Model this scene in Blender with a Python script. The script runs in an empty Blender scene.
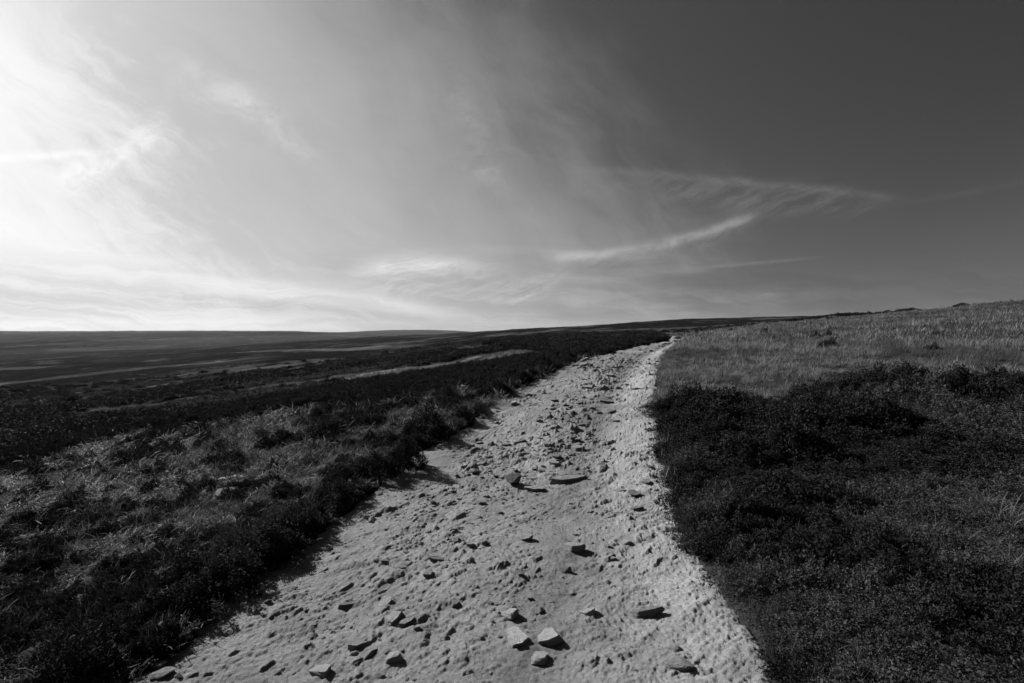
import bpy, math, numpy as np
from mathutils import Vector, Matrix, Euler
R = math.radians
rng = np.random.default_rng(11)
scene = bpy.context.scene
col = scene.collection

# ------------------------------------------------------------------ camera geometry
W, HH, F = 1024.0, 683.0, 480.0
CAM_Z = 1.6
HAZE = 3.0e-5
PITCH = math.atan(8.5 / F)
SUN_AZ, SUN_EL = R(-57.0), R(31.0)          # azimuth from +Y, negative = to the left

def ss(a, b, x):
    t = np.clip((x - a) / (b - a), 0, 1)
    return t * t * (3 - 2 * t)

# ------------------------------------------------------------------ numpy noise
def _hash(ix, iy, seed):
    h = (ix.astype(np.int64) * 374761393 + iy.astype(np.int64) * 668265263 + seed * 2147483647 * 3) & 0xFFFFFFFF
    h = ((h ^ (h >> 13)) * 1274126177) & 0xFFFFFFFF
    h = ((h ^ (h >> 16)) * 2246822519) & 0xFFFFFFFF
    h = h ^ (h >> 15)
    return (h & 0xFFFFFF) / float(0xFFFFFF)

def vnoise(x, y, seed=0):
    ix, iy = np.floor(x), np.floor(y)
    fx, fy = x - ix, y - iy
    fx = fx * fx * fx * (fx * (fx * 6 - 15) + 10); fy = fy * fy * fy * (fy * (fy * 6 - 15) + 10)
    a, b = _hash(ix, iy, seed), _hash(ix + 1, iy, seed)
    c, d = _hash(ix, iy + 1, seed), _hash(ix + 1, iy + 1, seed)
    return (a + (b - a) * fx) * (1 - fy) + (c + (d - c) * fx) * fy

def fbm(x, y, oct=4, seed=0, gain=0.5):
    s, a, n = 0, 1.0, 0
    for i in range(oct):
        c, q = math.cos(i * 1.3), math.sin(i * 1.3)
        s = s + a * (vnoise(c * x - q * y + 17.3 * i, q * x + c * y - 9.1 * i, seed + i) - 0.5)
        n += a; a *= gain; x = x * 2.03; y = y * 2.03
    return s / n * 2.0                                   # about -1..1

def worley(x, y, seed=0):
    """nearest cell: distance, offset to the cell's point, the cell's id randoms; and the second distance"""
    ix, iy = np.floor(x), np.floor(y)
    f1 = np.full(x.shape, 9.0); f2 = np.full(x.shape, 9.0)
    dx1 = np.zeros(x.shape); dy1 = np.zeros(x.shape); r1 = np.zeros(x.shape); r2 = np.zeros(x.shape)
    for j in (-1, 0, 1):
        for i in (-1, 0, 1):
            cx, cy = ix + i, iy + j
            px = cx + 0.1 + 0.8 * _hash(cx, cy, seed + 1); py = cy + 0.1 + 0.8 * _hash(cx, cy, seed + 2)
            dx, dy = x - px, y - py
            d = np.sqrt(dx * dx + dy * dy)
            m = d < f1
            f2 = np.where(m, f1, np.minimum(f2, d))
            f1 = np.where(m, d, f1)
            dx1 = np.where(m, dx, dx1); dy1 = np.where(m, dy, dy1)
            r1 = np.where(m, _hash(cx, cy, seed + 3), r1); r2 = np.where(m, _hash(cx, cy, seed + 4), r2)
    return f1, f2, dx1, dy1, r1, r2

# ------------------------------------------------------------------ the lie of the land
PY = np.array([-50, 0, 2.2, 4, 6, 8, 10, 13, 16, 22, 30, 45, 60, 90])
PZ = np.array([-.6, -.03, 0, .03, .13, .33, .55, .78, .93, 1.10, 1.20, 1.25, 1.0, .2])
def prof(y): return np.interp(y, PY, PZ)

def cast_prof(u, v):
    """pixel of the photograph -> point on the path's long profile"""
    d = ray(u, v)
    t = np.geomspace(1.0, 120, 6000)
    z = CAM_Z + d[2] * t; y = d[1] * t
    k = np.argmax(z < prof(y))
    return d[0] * t[k], y[k]

def ray(u, v):
    x, z = (u - W / 2) / F, (HH / 2 - v) / F
    c, s = math.cos(PITCH), math.sin(PITCH)
    return np.array([x, c + s * z, -s + c * z])

LE = [(146,683),(176,660),(229,607),(284,562),(331,522),(384,480),(421,455),(450,436),(488,412),(522,387),(556,371),(598,356),(640,346.5),(668,341.5)]
RE = [(772,683),(752,640),(722,592),(698,555),(678,520),(668,490),(657,445),(653,405),(655,375),(663,355),(676,345.5),(690,341.2)]
eLp = np.array([cast_prof(*p) for p in LE]); eRp = np.array([cast_prof(*p) for p in RE])
def _ext(a, x0, x1, x2):
    return np.vstack([[x0, -40], [a[0][0] + x2, 0], a, [a[-1][0] + x1 * 40, a[-1][1] + 40]])
eLp = _ext(eLp, -8, .35, -.05); eRp = _ext(eRp, -5, .35, .0)
def eL(y): return np.interp(y, eLp[:, 1], eLp[:, 0]) + .07 * fbm(y * 1.1, y * 0 + 3, 3, 5) + .05 * fbm(y * 4, y * 0 + 3, 3, 6)
def eR(y): return np.interp(y, eRp[:, 1], eRp[:, 0]) + .05 * fbm(y * 1.3, y * 0 + 8, 3, 7) + .05 * fbm(y * 5, y * 0 + 3, 3, 8)

# columns of the photograph: (depth, row) pairs give the height of the land further out
TAB = {
 -420: [(8,520),(20,450),(60,410),(150,380),(400,355),(1000,341),(2500,331),(3500,333),(6000,334)],
 0:   [(14,452),(20,437),(60,402),(150,377),(400,354),(1000,341),(2500,331),(3500,333),(6000,334)],
 150: [(14,432),(20,420),(60,393),(150,371),(400,351),(1000,340),(2500,330.5),(3500,333),(6000,334)],
 270: [(14,412),(20,399),(60,375),(150,360),(400,347),(1000,338),(2500,330.3),(3500,333),(6000,334)],
 340: [(14,404),(20,390),(60,367),(150,355),(400,344),(1000,338),(2500,333),(4200,332.5),(6000,334)],
 390: [(14,396),(20,383),(60,362),(150,351),(400,340.5),(650,337),(1200,345),(2500,335),(4200,328.9),(6000,334)],
 450: [(14,380),(20,369),(60,352),(150,343),(400,336),(600,334),(1200,345),(2500,335),(4200,329.2),(6000,334)],
 500: [(14,368),(20,357),(60,344),(150,337.5),(400,331),(600,332),(1200,345),(2500,335),(4200,334),(6000,336)],
 560: [(14,362),(20,350),(60,341),(150,334),(400,327),(700,330),(1500,338),(6000,336)],
 620: [(14,361),(20,348),(60,338),(150,331),(400,323),(700,327),(1500,338),(6000,336)],
 690: [(14,358),(20,346),(45,338),(70,336.5),(150,328),(400,319.5),(700,324),(1500,336),(6000,336)],
 760: [(14,356),(20,345),(35,334),(75,325),(110,326),(200,322),(400,317.5),(700,320),(1500,334),(6000,336)],
 860: [(14,353),(20,341),(35,328),(75,315.5),(110,318),(200,318),(400,318),(1500,330),(6000,336)],
 1024:[(14,349),(20,337),(35,318),(65,300),(100,303),(200,307),(400,312),(1500,330),(6000,336)],
 1500:[(8,365),(14,343),(20,328),(35,303),(60,280),(100,284),(200,296),(400,308),(1500,330),(6000,336)],
}
NLR, LR0, LR1 = 160, math.log(6.0), math.log(9000.0)
lrg = np.linspace(LR0, LR1, NLR)
ths, cols = [], []
for u, l in TAB.items():
    th = math.atan2(u - 512, F)
    Y = np.array([a for a, b in l], float); V = np.array([b for a, b in l], float)
    ths.append(th); cols.append(np.interp(lrg, np.log(Y / math.cos(th)), CAM_Z + (333 - V) / F * Y))
ra = np.exp(lrg); back = np.where(ra < 100, 0.0, 0.02 * (ra - 100)).clip(0, 20)
ths = [-math.pi] + ths + [math.pi]; cols = [back] + cols + [back]
NTH = 721
thg = np.linspace(-math.pi, math.pi, NTH)
cols = np.array(cols)
HT = np.array([np.interp(thg, ths, cols[:, j]) for j in range(NLR)])        # [lr, th]
def smooth(a, k, ax):
    w = np.exp(-0.5 * (np.arange(-3 * k, 3 * k + 1) / k) ** 2); w /= w.sum()
    pad = [(0, 0), (0, 0)]; pad[ax] = (3 * k, 3 * k)
    b = np.pad(a, pad, mode='edge')
    return np.apply_along_axis(lambda v: np.convolve(v, w, 'valid'), ax, b)
HT = smooth(HT, 3, 1); HT = smooth(HT, 2, 0)
def far_h(r, th):
    a = np.clip((np.log(np.maximum(r, 1e-3)) - LR0) / (LR1 - LR0) * (NLR - 1), 0, NLR - 1.001)
    b = np.clip((th + math.pi) / (2 * math.pi) * (NTH - 1), 0, NTH - 1.001)
    i, j = a.astype(int), b.astype(int); fa, fb = a - i, b - j
    return (HT[i, j] * (1 - fa) + HT[i + 1, j] * fa) * (1 - fb) + (HT[i, j + 1] * (1 - fa) + HT[i + 1, j + 1] * fa) * fb

def H(x, y):
    """smooth lie of the land, without bumps"""
    x = np.asarray(x, float); y = np.asarray(y, float)
    r = np.hypot(x, y); th = np.arctan2(x, y)
    a = np.interp(y, eLp[:, 1], eLp[:, 0]); b = np.interp(y, eRp[:, 1], eRp[:, 0])
    dl = np.clip(a - x, 0, 22); dr = np.clip(x - b, 0, 30)
    hn = prof(np.minimum(y, 60)) - (.10 * dl + .004 * dl * dl) + .03 * dr + .0006 * dr * dr
    w = ss(13, 24, r)
    # along the path itself the long profile wins a little further out
    onp = np.exp(-(np.maximum(a - x, x - b).clip(0, 99) / 2.5) ** 2) * (y > 0) * (1 - ss(40, 60, y))
    w = w * (1 - onp)
    return hn * (1 - w) + far_h(r, th) * w

def pix(u, v, tmax=4000):
    d = ray(u, v)
    t = np.geomspace(0.8, tmax, 20000)
    k = np.argmax(CAM_Z + d[2] * t < H(d[0] * t, d[1] * t))
    return np.array([d[0] * t[k], d[1] * t[k]])

def poly(px): return np.array([pix(u, v) for u, v in px])
def inside(P, x, y):
    n = len(P); c = np.zeros(np.shape(x), bool); j = n - 1
    for i in range(n):
        xi, yi = P[i]; xj, yj = P[j]
        if yi != yj:
            m = ((yi > y) != (yj > y)) & (x < (xj - xi) * (y - yi) / (yj - yi) + xi)
            c ^= m
        j = i
    return c

RHP = np.vstack([poly([(656,414),(700,413),(740,405),(790,411),(845,397),(900,388),(960,392),(1023,385),(1300,400)]), [[14, 2], [14, -6], [-2, -6], [.4, 0]],
                 [[.5, 1.5]], poly([(735,683),(700,600),(670,560),(650,520),(640,480),(630,440)])])
BROW = [(-300,560),(0,474),(60,456),(130,440),(210,428),(280,418),(340,409),(400,402),(460,392),(500,383),(540,371)]
LLP = np.vstack([poly(BROW), poly([(620,350),(600,362),(560,390),(520,430),(470,500),(420,600)]), [[-.3, 0], [-.5, -6], [-9, -6]]])
def jit(x, y, a=.35, f=.9, s=40): return x + a * fbm(x * f, y * f, 3, s), y + a * fbm(x * f + 9, y * f + 4, 3, s + 7)
def z_rh(x, y):
    X, Y = jit(x, y, .32, .8); return inside(RHP, X, Y) & (x > eR(y) + .06 + .01 * y + .20 * fbm(x * 3.0, y * 3.0, 4, 190, .65))
def z_ll(x, y):
    X, Y = jit(x, y, .5, .8, 60); return inside(LLP, X, Y) & (x < eL(y))
def z_path(x, y): return (x > eL(y)) & (x < eR(y)) & (y < 80)
def z_rf(x, y): return (x > eR(y) - .02) & ~z_rh(x, y)

# pale tracks and strips of bare grass on the moor below
STRIPS = [([(-60,424),(60,416),(120,411),(180,404),(240,393),(300,385),(360,376),(430,369),(480,364)], 3.4, .85),
          ([(-60,390),(40,380),(110,372),(160,366),(220,362),(260,357)], 9, .30),
          ([(130,392),(180,382),(215,377)], 6, .28), ([(230,382),(290,373),(350,366)], 5, .28),
          ([(0,412),(30,408),(70,404)], 3, .3), ([(425,353),(470,350),(520,347.5),(560,346)], 6, .30),
          ([(560,336),(600,334),(640,332)], 14, .22), ([(250,352),(320,349),(400,347)], 14, .22)]
STR = [(poly(p), w, a) for p, w, a in STRIPS]
def strips(x, y):
    o = np.zeros(x.shape); jx = x + 1.2 * fbm(x * .12, y * .12, 3, 91); jy = y + 1.2 * fbm(x * .12, y * .12, 3, 95)
    for P, w, a in STR:
        d = np.full(x.shape, 1e9)
        for i in range(len(P) - 1):
            p, q = P[i], P[i + 1]; v = q - p
            t = np.clip(((jx - p[0]) * v[0] + (jy - p[1]) * v[1]) / (v @ v), 0, 1)
            d = np.minimum(d, np.hypot(jx - p[0] - t * v[0], jy - p[1] - t * v[1]))
        o = np.maximum(o, a * (1 - ss(w * .35, w, d)) * (.55 + .45 * fbm(x * .5, y * .5, 3, 77)))
    return o * (.45 + .55 * ss(-.25, .1, fbm(x * .06, y * .16, 4, 99)))

# ------------------------------------------------------------------ materials
class E:
    """socket arithmetic for node trees"""
    nt = None
    def __init__(s, v): s.v = v
    def _op(s, op, *o, clamp=False):
        n = E.nt.nodes.new('ShaderNodeMath'); n.operation = op; n.use_clamp = clamp
        for i, a in enumerate((s,) + o):
            a = a.v if isinstance(a, E) else a
            if isinstance(a, (int, float)): n.inputs[i].default_value = a
            else: E.nt.links.new(a, n.inputs[i])
        return E(n.outputs[0])
    def __add__(s, o): return s._op('ADD', o)
    def __radd__(s, o): return s._op('ADD', o)
    def __sub__(s, o): return s._op('SUBTRACT', o)
    def __rsub__(s, o): return E(o)._op('SUBTRACT', s)
    def __mul__(s, o): return s._op('MULTIPLY', o)
    def __rmul__(s, o): return s._op('MULTIPLY', o)
    def __truediv__(s, o): return s._op('DIVIDE', o)
    def __pow__(s, o): return s._op('POWER', o)
    def exp(s): return s._op('EXPONENT')
    def abs(s): return s._op('ABSOLUTE')
    def max(s, o): return s._op('MAXIMUM', o)
    def min(s, o): return s._op('MINIMUM', o)
    def clamp(s): return s._op('ADD', 0.0, clamp=True)
    def step(s, a, b):
        n = E.nt.nodes.new('ShaderNodeMapRange'); n.interpolation_type = 'SMOOTHSTEP'
        E.nt.links.new(s.v, n.inputs[0]); n.inputs[1].default_value = a; n.inputs[2].default_value = b
        return E(n.outputs[0])
def combine(x, y, z=0.0):
    n = E.nt.nodes.new('ShaderNodeCombineXYZ')
    for i, a in enumerate((x, y, z)):
        a = a.v if isinstance(a, E) else a
        if isinstance(a, (int, float)): n.inputs[i].default_value = a
        else: E.nt.links.new(a, n.inputs[i])
    return n.outputs[0]
def noise(vec, scale, detail=4, rough=.5, dist=0):
    n = E.nt.nodes.new('ShaderNodeTexNoise'); E.nt.links.new(vec, n.inputs['Vector'])
    n.inputs['Scale'].default_value = scale; n.inputs['Detail'].default_value = detail
    n.inputs['Roughness'].default_value = rough; n.inputs['Distortion'].default_value = dist
    return E(n.outputs['Fac'])
def new_mat(name):
    m = bpy.data.materials.new(name); m.use_nodes = True; E.nt = m.node_tree
    b = m.node_tree.nodes['Principled BSDF']; b.inputs['Roughness'].default_value = .95
    b.inputs['Specular IOR Level'].default_value = .0
    return m, b
def set_col(b, e):
    E.nt.links.new(combine(e, e, e), b.inputs['Base Color'])
def attr(name):
    n = E.nt.nodes.new('ShaderNodeAttribute'); n.attribute_name = name; return n.outputs['Fac']
def bump(b, e, strength, dist):
    n = E.nt.nodes.new('ShaderNodeBump'); n.inputs['Strength'].default_value = strength; n.inputs['Distance'].default_value = dist
    E.nt.links.new(e.v, n.inputs['Height']); E.nt.links.new(n.outputs[0], b.inputs['Normal'])
def geo_pos():
    return E.nt.nodes.new('ShaderNodeNewGeometry').outputs['Position']

m_ground, b = new_mat('peat_and_moor')
P = geo_pos()
n1 = noise(P, 9, 5, .65); n2 = noise(P, .35, 6, .65)
set_col(b, (E(attr('albedo')) * (n1 * 1.1 + .45) * (n2 * .9 + .55)))
bump(b, noise(P, 22, 5, .7) + noise(P, 3, 3) * 1.5, 1.0, .05)

m_path, b = new_mat('sandy_path')
P = geo_pos()
nf = noise(P, 130, 3, .65); nm = noise(P, 48, 5, .7); nl = noise(P, 2.6, 6, .6)
set_col(b, E(attr('albedo')) * (nf * .8 + .6) * (nm * 1.3 + .35) * (nl * .7 + .65))
bump(b, noise(P, 60, 6, .8) + noise(P, 220, 3, .7) * .6, 1.0, .02)

def rock_mat(name, base, var):
    m, b = new_mat(name)
    tc = E.nt.nodes.new('ShaderNodeTexCoord').outputs['Object']
    oi = E.nt.nodes.new('ShaderNodeObjectInfo')
    a = noise(tc, 2.2, 6, .65); c = noise(tc, 14, 4, .7)
    sp = noise(tc, 5.0, 3, .5).step(.60, .72)
    set_col(b, ((a * .7 + .6) * (c * .4 + .8) * (E(oi.outputs['Random']) * var + 1 - var / 2) * base) * (1 - sp * .35))
    bump(b, c * .6 + noise(tc, 40, 3, .7) * .35 + a * 1.4, 1.0, .08)
    return m
m_rock = rock_mat('gritstone', .29, .4)
m_rock_pale = rock_mat('pale_gritstone', .44, .12)

def leaf_mat(name, lo, hi, trans, rough=.8, pw=1.0):
    m = bpy.data.materials.new(name); m.use_nodes = True; nt = m.node_tree; E.nt = nt; nt.nodes.clear()
    out = nt.nodes.new('ShaderNodeOutputMaterial')
    d = nt.nodes.new('ShaderNodeBsdfPrincipled'); d.inputs['Roughness'].default_value = rough; d.inputs['Specular IOR Level'].default_value = .1
    t = nt.nodes.new('ShaderNodeBsdfTranslucent'); mx = nt.nodes.new('ShaderNodeMixShader'); mx.inputs[0].default_value = trans
    oi = nt.nodes.new('ShaderNodeObjectInfo')
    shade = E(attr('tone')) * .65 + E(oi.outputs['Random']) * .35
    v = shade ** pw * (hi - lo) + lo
    c = combine(v, v, v)
    nt.links.new(c, d.inputs['Base Color']); nt.links.new(c, t.inputs['Color'])
    nt.links.new(d.outputs[0], mx.inputs[1]); nt.links.new(t.outputs[0], mx.inputs[2]); nt.links.new(mx.outputs[0], out.inputs[0])
    return m
m_heather = leaf_mat('dark_heather', .003, .023, .10)
m_heather2 = leaf_mat('heather_with_dry_flowers', .010, .065, .15)
m_grass = leaf_mat('dry_moor_grass', .012, .42, .4, .6, 1.7)
m_grass_dk = leaf_mat('dull_moor_grass', .008, .14, .35, .6)
m_litter = leaf_mat('dead_bracken', .006, .40, .3, .55, 2.4)
m_verge = leaf_mat('bleached_turf', .2, .36, .3, .7)
m_twig, b = new_mat('heather_twig'); b.inputs['Base Color'].default_value = (.04, .04, .04, 1)

# ------------------------------------------------------------------ mesh helpers
def mesh_np(name, V, Fq, mat, attrs=None, smooth_=True, corners=4):
    me = bpy.data.meshes.new(name)
    V = np.ascontiguousarray(V, np.float32); Fq = np.ascontiguousarray(Fq, np.int32)
    nf = len(Fq)
    me.vertices.add(len(V)); me.vertices.foreach_set('co', V.ravel())
    me.loops.add(nf * corners); me.loops.foreach_set('vertex_index', Fq.ravel())
    me.polygons.add(nf); me.polygons.foreach_set('loop_start', np.arange(nf, dtype=np.int32) * corners)
    me.polygons.foreach_set('loop_total', np.full(nf, corners, np.int32))
    me.update(calc_edges=True)
    me.polygons.foreach_set('use_smooth', np.full(nf, smooth_, bool))
    for k, a in (attrs or {}).items():
        at = me.attributes.new(k, 'FLOAT', 'POINT'); at.data.foreach_set('value', np.ascontiguousarray(a, np.float32))
    if mat: me.materials.append(mat)
    return me
def grid_faces(nr, nc):
    i = np.arange(nr - 1)[:, None] * nc + np.arange(nc - 1)[None, :]
    return np.stack([i, i + 1, i + nc + 1, i + nc], -1).reshape(-1, 4)
def tag(o, label=None, cat=None, group=None, kind=None):
    if label: o['label'] = label
    if cat: o['category'] = cat
    if group: o['group'] = group
    if kind: o['kind'] = kind
    return o
def link(name, me, loc=(0, 0, 0)):
    o = bpy.data.objects.new(name, me); o.location = loc; col.objects.link(o); return o

# ------------------------------------------------------------------ ground sheet
def bumps(x, y, r):
    b = .035 * fbm(x * 1.6, y * 1.6, 4, 21) + .05 * fbm(x * .5, y * .5, 3, 22)
    m = ss(14, 30, r)
    b = b + m * (.16 * fbm(x * .55, y * .55, 4, 23) + .25 * fbm(x * .12, y * .12, 3, 24))
    b = b + ss(60, 160, r) * (.7 * fbm(x * .035, y * .035, 5, 25, .55))
    b = b + ss(200, 600, r) * (5.0 * fbm(x * .006, y * .004, 6, 26, .6))
    return b
def ground_z(x, y):
    r = np.hypot(x, y)
    a, b = eL(y), eR(y)
    din = np.minimum(x - a, b - x)                        # > 0 on the path
    din = np.where(y < 80, din, -5)
    z = H(x, y) + bumps(x, y, r) * ss(-.6, .6, -din)
    bank = .05 * ss(0, .25, -din) * (y < 60)
    return z + bank - .14 * ss(-.03, .16, din)
th_f = np.arange(-58, 58.01, .16); th_b = np.concatenate([np.arange(58, 180, 2.0)[1:], [180]])
th = np.radians(np.concatenate([-th_b[::-1], th_f, th_b]))
rr = np.concatenate([[.05], np.geomspace(.6, 7500, 800)])
T, RR = np.meshgrid(th, rr)
X, Y = RR * np.sin(T), RR * np.cos(T)
Z = ground_z(X, Y)
r = RR
big = fbm(X * .014, Y * .009, 6, 31, .62); mid = fbm(X * .06, Y * .04, 6, 32, .62); sml = fbm(X * .5, Y * .5, 4, 33)
band = fbm(X * .0022, Y * .0014, 6, 34, .62)
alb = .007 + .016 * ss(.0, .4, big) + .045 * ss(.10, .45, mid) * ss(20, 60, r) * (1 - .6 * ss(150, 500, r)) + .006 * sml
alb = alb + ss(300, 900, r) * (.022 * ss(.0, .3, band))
alb = alb + .26 * strips(X, Y)
rf = z_rf(X, Y) & (X > 0)
field = rf & (r < 170)
alb = np.where(field, .035 + .02 * sml, alb)
alb = np.where(z_rh(X, Y), .010, alb)
alb = np.where(z_ll(X, Y), .010 + .012 * fbm(X * 2, Y * 2, 3, 36), alb)
alb = np.clip(alb, .006, .6)
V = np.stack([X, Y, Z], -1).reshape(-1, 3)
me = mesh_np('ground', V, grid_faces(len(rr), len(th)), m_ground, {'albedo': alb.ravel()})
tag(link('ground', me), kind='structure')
del V, T, RR

# ------------------------------------------------------------------ the path
ys = [-8.0]
while ys[-1] < .9: ys.append(ys[-1] + .06)
while ys[-1] < 82: ys.append(ys[-1] + .0024 * ys[-1] ** 1.4 + .0006)
ys = np.array(ys); NC = 620
tt = np.linspace(0, 1, NC)
a, b2 = eL(ys), eR(ys)
YY = np.repeat(ys[:, None], NC, 1)
XX = (a - .30)[:, None] + (b2 - a + .60)[:, None] * tt[None, :]
din = np.minimum(XX - a[:, None], b2[:, None] - XX)
across = ((XX - a[:, None]) / (b2 - a)[:, None])
SX, SY = .82, .57                                        # strata run this way
def stones_layer(x, y, s, keep, hgt, seed, stretch=1.8):
    p = (x * SX + y * SY) / s / stretch; q = (-x * SY + y * SX) / s
    p = p + .25 * fbm(x / s, y / s, 2, seed + 50); q = q + .25 * fbm(x / s + 5, y / s, 2, seed + 51)
    f1, f2, dx, dy, r1, r2 = worley(p, q, seed)
    e = f2 - f1
    k = 1 - ss(-.06, .0, r1 - keep)
    return k * ss(.02, .22, e) * (1 - ss(.45, .62, f1)) * hgt * (.5 + r2) * (1 + 1.1 * (dx * (r2 - .3) - dy * .5)), k
def rough_map(x, y):
    n = fbm(x * .9, y * .55, 4, 71)
    ac = (x - eL(y)) / (eR(y) - eL(y))
    centre = np.exp(-((ac - .50) / .30) ** 2)
    return np.clip(.15 + 1.1 * n + .45 * centre - .45 * np.exp(-((ac - .72) / .09) ** 2) - .55 * ss(.76, .86, ac), 0, 1)
def path_z(x, y, detail=True):
    z = prof(y) + .045 * fbm(x * .9, y * .9, 3, 72) + .022 * fbm(x * 3.1, y * 3.1, 4, 73)
    ac = (x - eL(y)) / (eR(y) - eL(y))
    z = z - .022 * np.exp(-((ac - .70) / .12) ** 2) + .02 * np.exp(-((ac - .93) / .08) ** 2)
    if not detail: return z
    rm = rough_map(x, y)
    smo = ss(.02, .30, fbm(x * .8 + 11, y * .45 + 3, 4, 210)) * (1 - .6 * ss(5, 9, y))   # trodden smooth patches
    for s, keep, hg, sd in ((.34, .13, .014, 301), (.17, .20, .014, 302), (.078, .25, .010, 303), (.034, .34, .006, 304)):
        L, k = stones_layer(x, y, s, keep * (.25 + 1.1 * rm), hg, sd)
        z = z + L * (1 + 1.1 * ss(3.5, 7, y)) * (1 - .55 * smo)
    # ragged lee scarps: the wash has cut little steps across the slope
    q = (-x * SY + y * SX) + .10 * fbm(x * 2, y * 2, 3, 75)
    saw = (q * 3.3) % 1.0
    z = z + .013 * rm * (saw - .5) * ss(0, .35, fbm(x * 1.7, y * 1.7, 3, 76))
    z = z + .0085 * fbm(x * 11, y * 11, 5, 74, .68) * (.35 + rm) * (1 - .75 * smo) * (1 - .65 * ss(.74, .86, ac)) + .0085 * fbm(x * 40, y * 40, 3, 174, .75) * (1 - .4 * smo)
    u_ = (x * SX + y * SY) * 2.2; v_ = (-x * SY + y * SX) * 11
    z = z + .017 * (1 + ss(4, 8, y)) * np.maximum(fbm(u_, v_, 5, 175, .68), -.1) * ss(-.2, .3, fbm(x * 1.3 + 4, y * 1.3, 3, 176))
    return z
ZZ = path_z(XX, YY)
ZZ = ZZ - .16 * ss(.0, .28, -din) + .02 * ss(-.1, .1, -din) * fbm(XX * 6, YY * 6, 3, 78)
# bleached turf verge along the right-hand edge
w_v = ss(.62, .92, across + .16 * fbm(XX * 2.2, YY * 1.2, 4, 79)) * ss(-.2, .1, din)
ZZ = ZZ + w_v * (.007 * fbm(XX * 44, YY * 44, 4, 80, .7) + .014 * fbm(XX * 5, YY * 5, 3, 180) + .008)
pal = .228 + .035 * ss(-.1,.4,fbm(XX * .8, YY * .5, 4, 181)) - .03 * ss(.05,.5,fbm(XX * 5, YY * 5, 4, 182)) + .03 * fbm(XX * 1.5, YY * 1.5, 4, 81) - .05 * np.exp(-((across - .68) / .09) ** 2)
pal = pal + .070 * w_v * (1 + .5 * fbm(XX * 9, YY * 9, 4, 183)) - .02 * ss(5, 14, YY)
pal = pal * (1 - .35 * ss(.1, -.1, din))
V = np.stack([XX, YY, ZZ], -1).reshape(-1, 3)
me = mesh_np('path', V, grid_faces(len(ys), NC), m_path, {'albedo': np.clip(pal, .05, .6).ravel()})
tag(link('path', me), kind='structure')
del V

def surf(x, y):
    x = np.atleast_1d(np.asarray(x, float)); y = np.atleast_1d(np.asarray(y, float))
    return np.where(z_path(x, y), path_z(x, y), ground_z(x, y))

# ------------------------------------------------------------------ plant prototypes (for ground cover and for shrubs)
def blades(n, spread, length, width, lean, droop, segs=3, flat=0.0, seed=1, up=1.0):
    g = np.random.default_rng(seed); Vs, Fs, tone = [], [], []
    for i in range(n):
        a = g.uniform(0, 2 * math.pi); rad = spread * math.sqrt(g.uniform()); bx, by = rad * math.cos(a), rad * math.sin(a)
        az = g.uniform(0, 2 * math.pi); L = length * g.uniform(.45, 1.15); w = width * g.uniform(.6, 1.2)
        el = math.pi / 2 - abs(g.normal(0, lean)) - flat * g.uniform(.6, 1)
        p = np.array([bx, by, -.01]); side = np.array([-math.sin(az), math.cos(az), 0.0]); t = g.uniform()
        base = len(Vs)
        for s in range(segs + 1):
            f = s / segs; ww = w * (1 - f) ** .8 + w * .12
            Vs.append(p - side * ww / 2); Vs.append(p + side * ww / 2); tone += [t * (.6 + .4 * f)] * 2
            e = el - droop * f * g.uniform(.7, 1.3)
            p = p + L / segs * np.array([math.cos(e) * math.cos(az), math.cos(e) * math.sin(az), math.sin(e) * up])
        for s in range(segs):
            k = base + 2 * s; Fs.append([k, k + 1, k + 3, k + 2])
    return np.array(Vs), np.array(Fs), np.array(tone)
def heather(n, rad, height, leaf, seed=1, shape=1.0):
    """a mound of short upright sprigs, each a stem with tiny leaves around it"""
    g = np.random.default_rng(seed)
    a = g.uniform(0, 2 * math.pi, n); q = np.sqrt(g.uniform(0, 1, n)); 
    lob = 1 + .26 * np.sin(3 * a + seed) + .2 * np.sin(5 * a + 2 * seed) + .12 * np.sin(9 * a + seed)
    x, y = rad * q * np.cos(a) * lob, rad * q * np.sin(a) * lob
    top = height * (1 - q ** 1.7 * .8) * (1 + .95 * (fbm(x / rad * 2.2 + seed, y / rad * 2.2, 3, seed) ))
    z = top * (1 - .55 * g.uniform(0, 1, n) ** 2)
    m = 5
    cx = np.repeat(x, m) + g.normal(0, leaf * .5, n * m); cy = np.repeat(y, m) + g.normal(0, leaf * .5, n * m)
    cz = np.repeat(z, m) + g.normal(0, leaf * .9, n * m)
    N = n * m
    d1 = g.normal(0, 1, (N, 3)); d1[:, 2] = np.abs(d1[:, 2]) * 1.3 + .4; d1[:, :2] += np.stack([cx, cy], 1) / rad * .9
    d1 /= np.linalg.norm(d1, axis=1)[:, None]
    d2 = np.cross(d1, g.normal(0, 1, (N, 3))); d2 /= np.linalg.norm(d2, axis=1)[:, None]
    L = leaf * g.uniform(.6, 1.5, (N, 1)); wv = L * .30
    c = np.stack([cx, cy, cz], 1)
    V = np.stack([c - d1 * L * .5, c + d2 * wv, c + d1 * L * .7, c - d2 * wv], 1).reshape(-1, 3)
    Fq = np.arange(N * 4).reshape(-1, 4)
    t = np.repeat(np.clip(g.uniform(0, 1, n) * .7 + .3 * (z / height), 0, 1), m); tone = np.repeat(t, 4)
    return V, Fq, tone
def join(*ds):
    V, Fq, t, k = [], [], [], 0
    for a, b_, c in ds: V.append(a); Fq.append(b_ + k); t.append(c); k += len(a)
    return np.vstack(V), np.vstack(Fq), np.concatenate(t)
def proto(name, data, mat):
    V, Fq, t = data
    me = mesh_np(name, V, Fq, mat, {'tone': t}, smooth_=False)
    return bpy.data.objects.new(name, me)            # never linked: only the source of the ground cover

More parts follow.
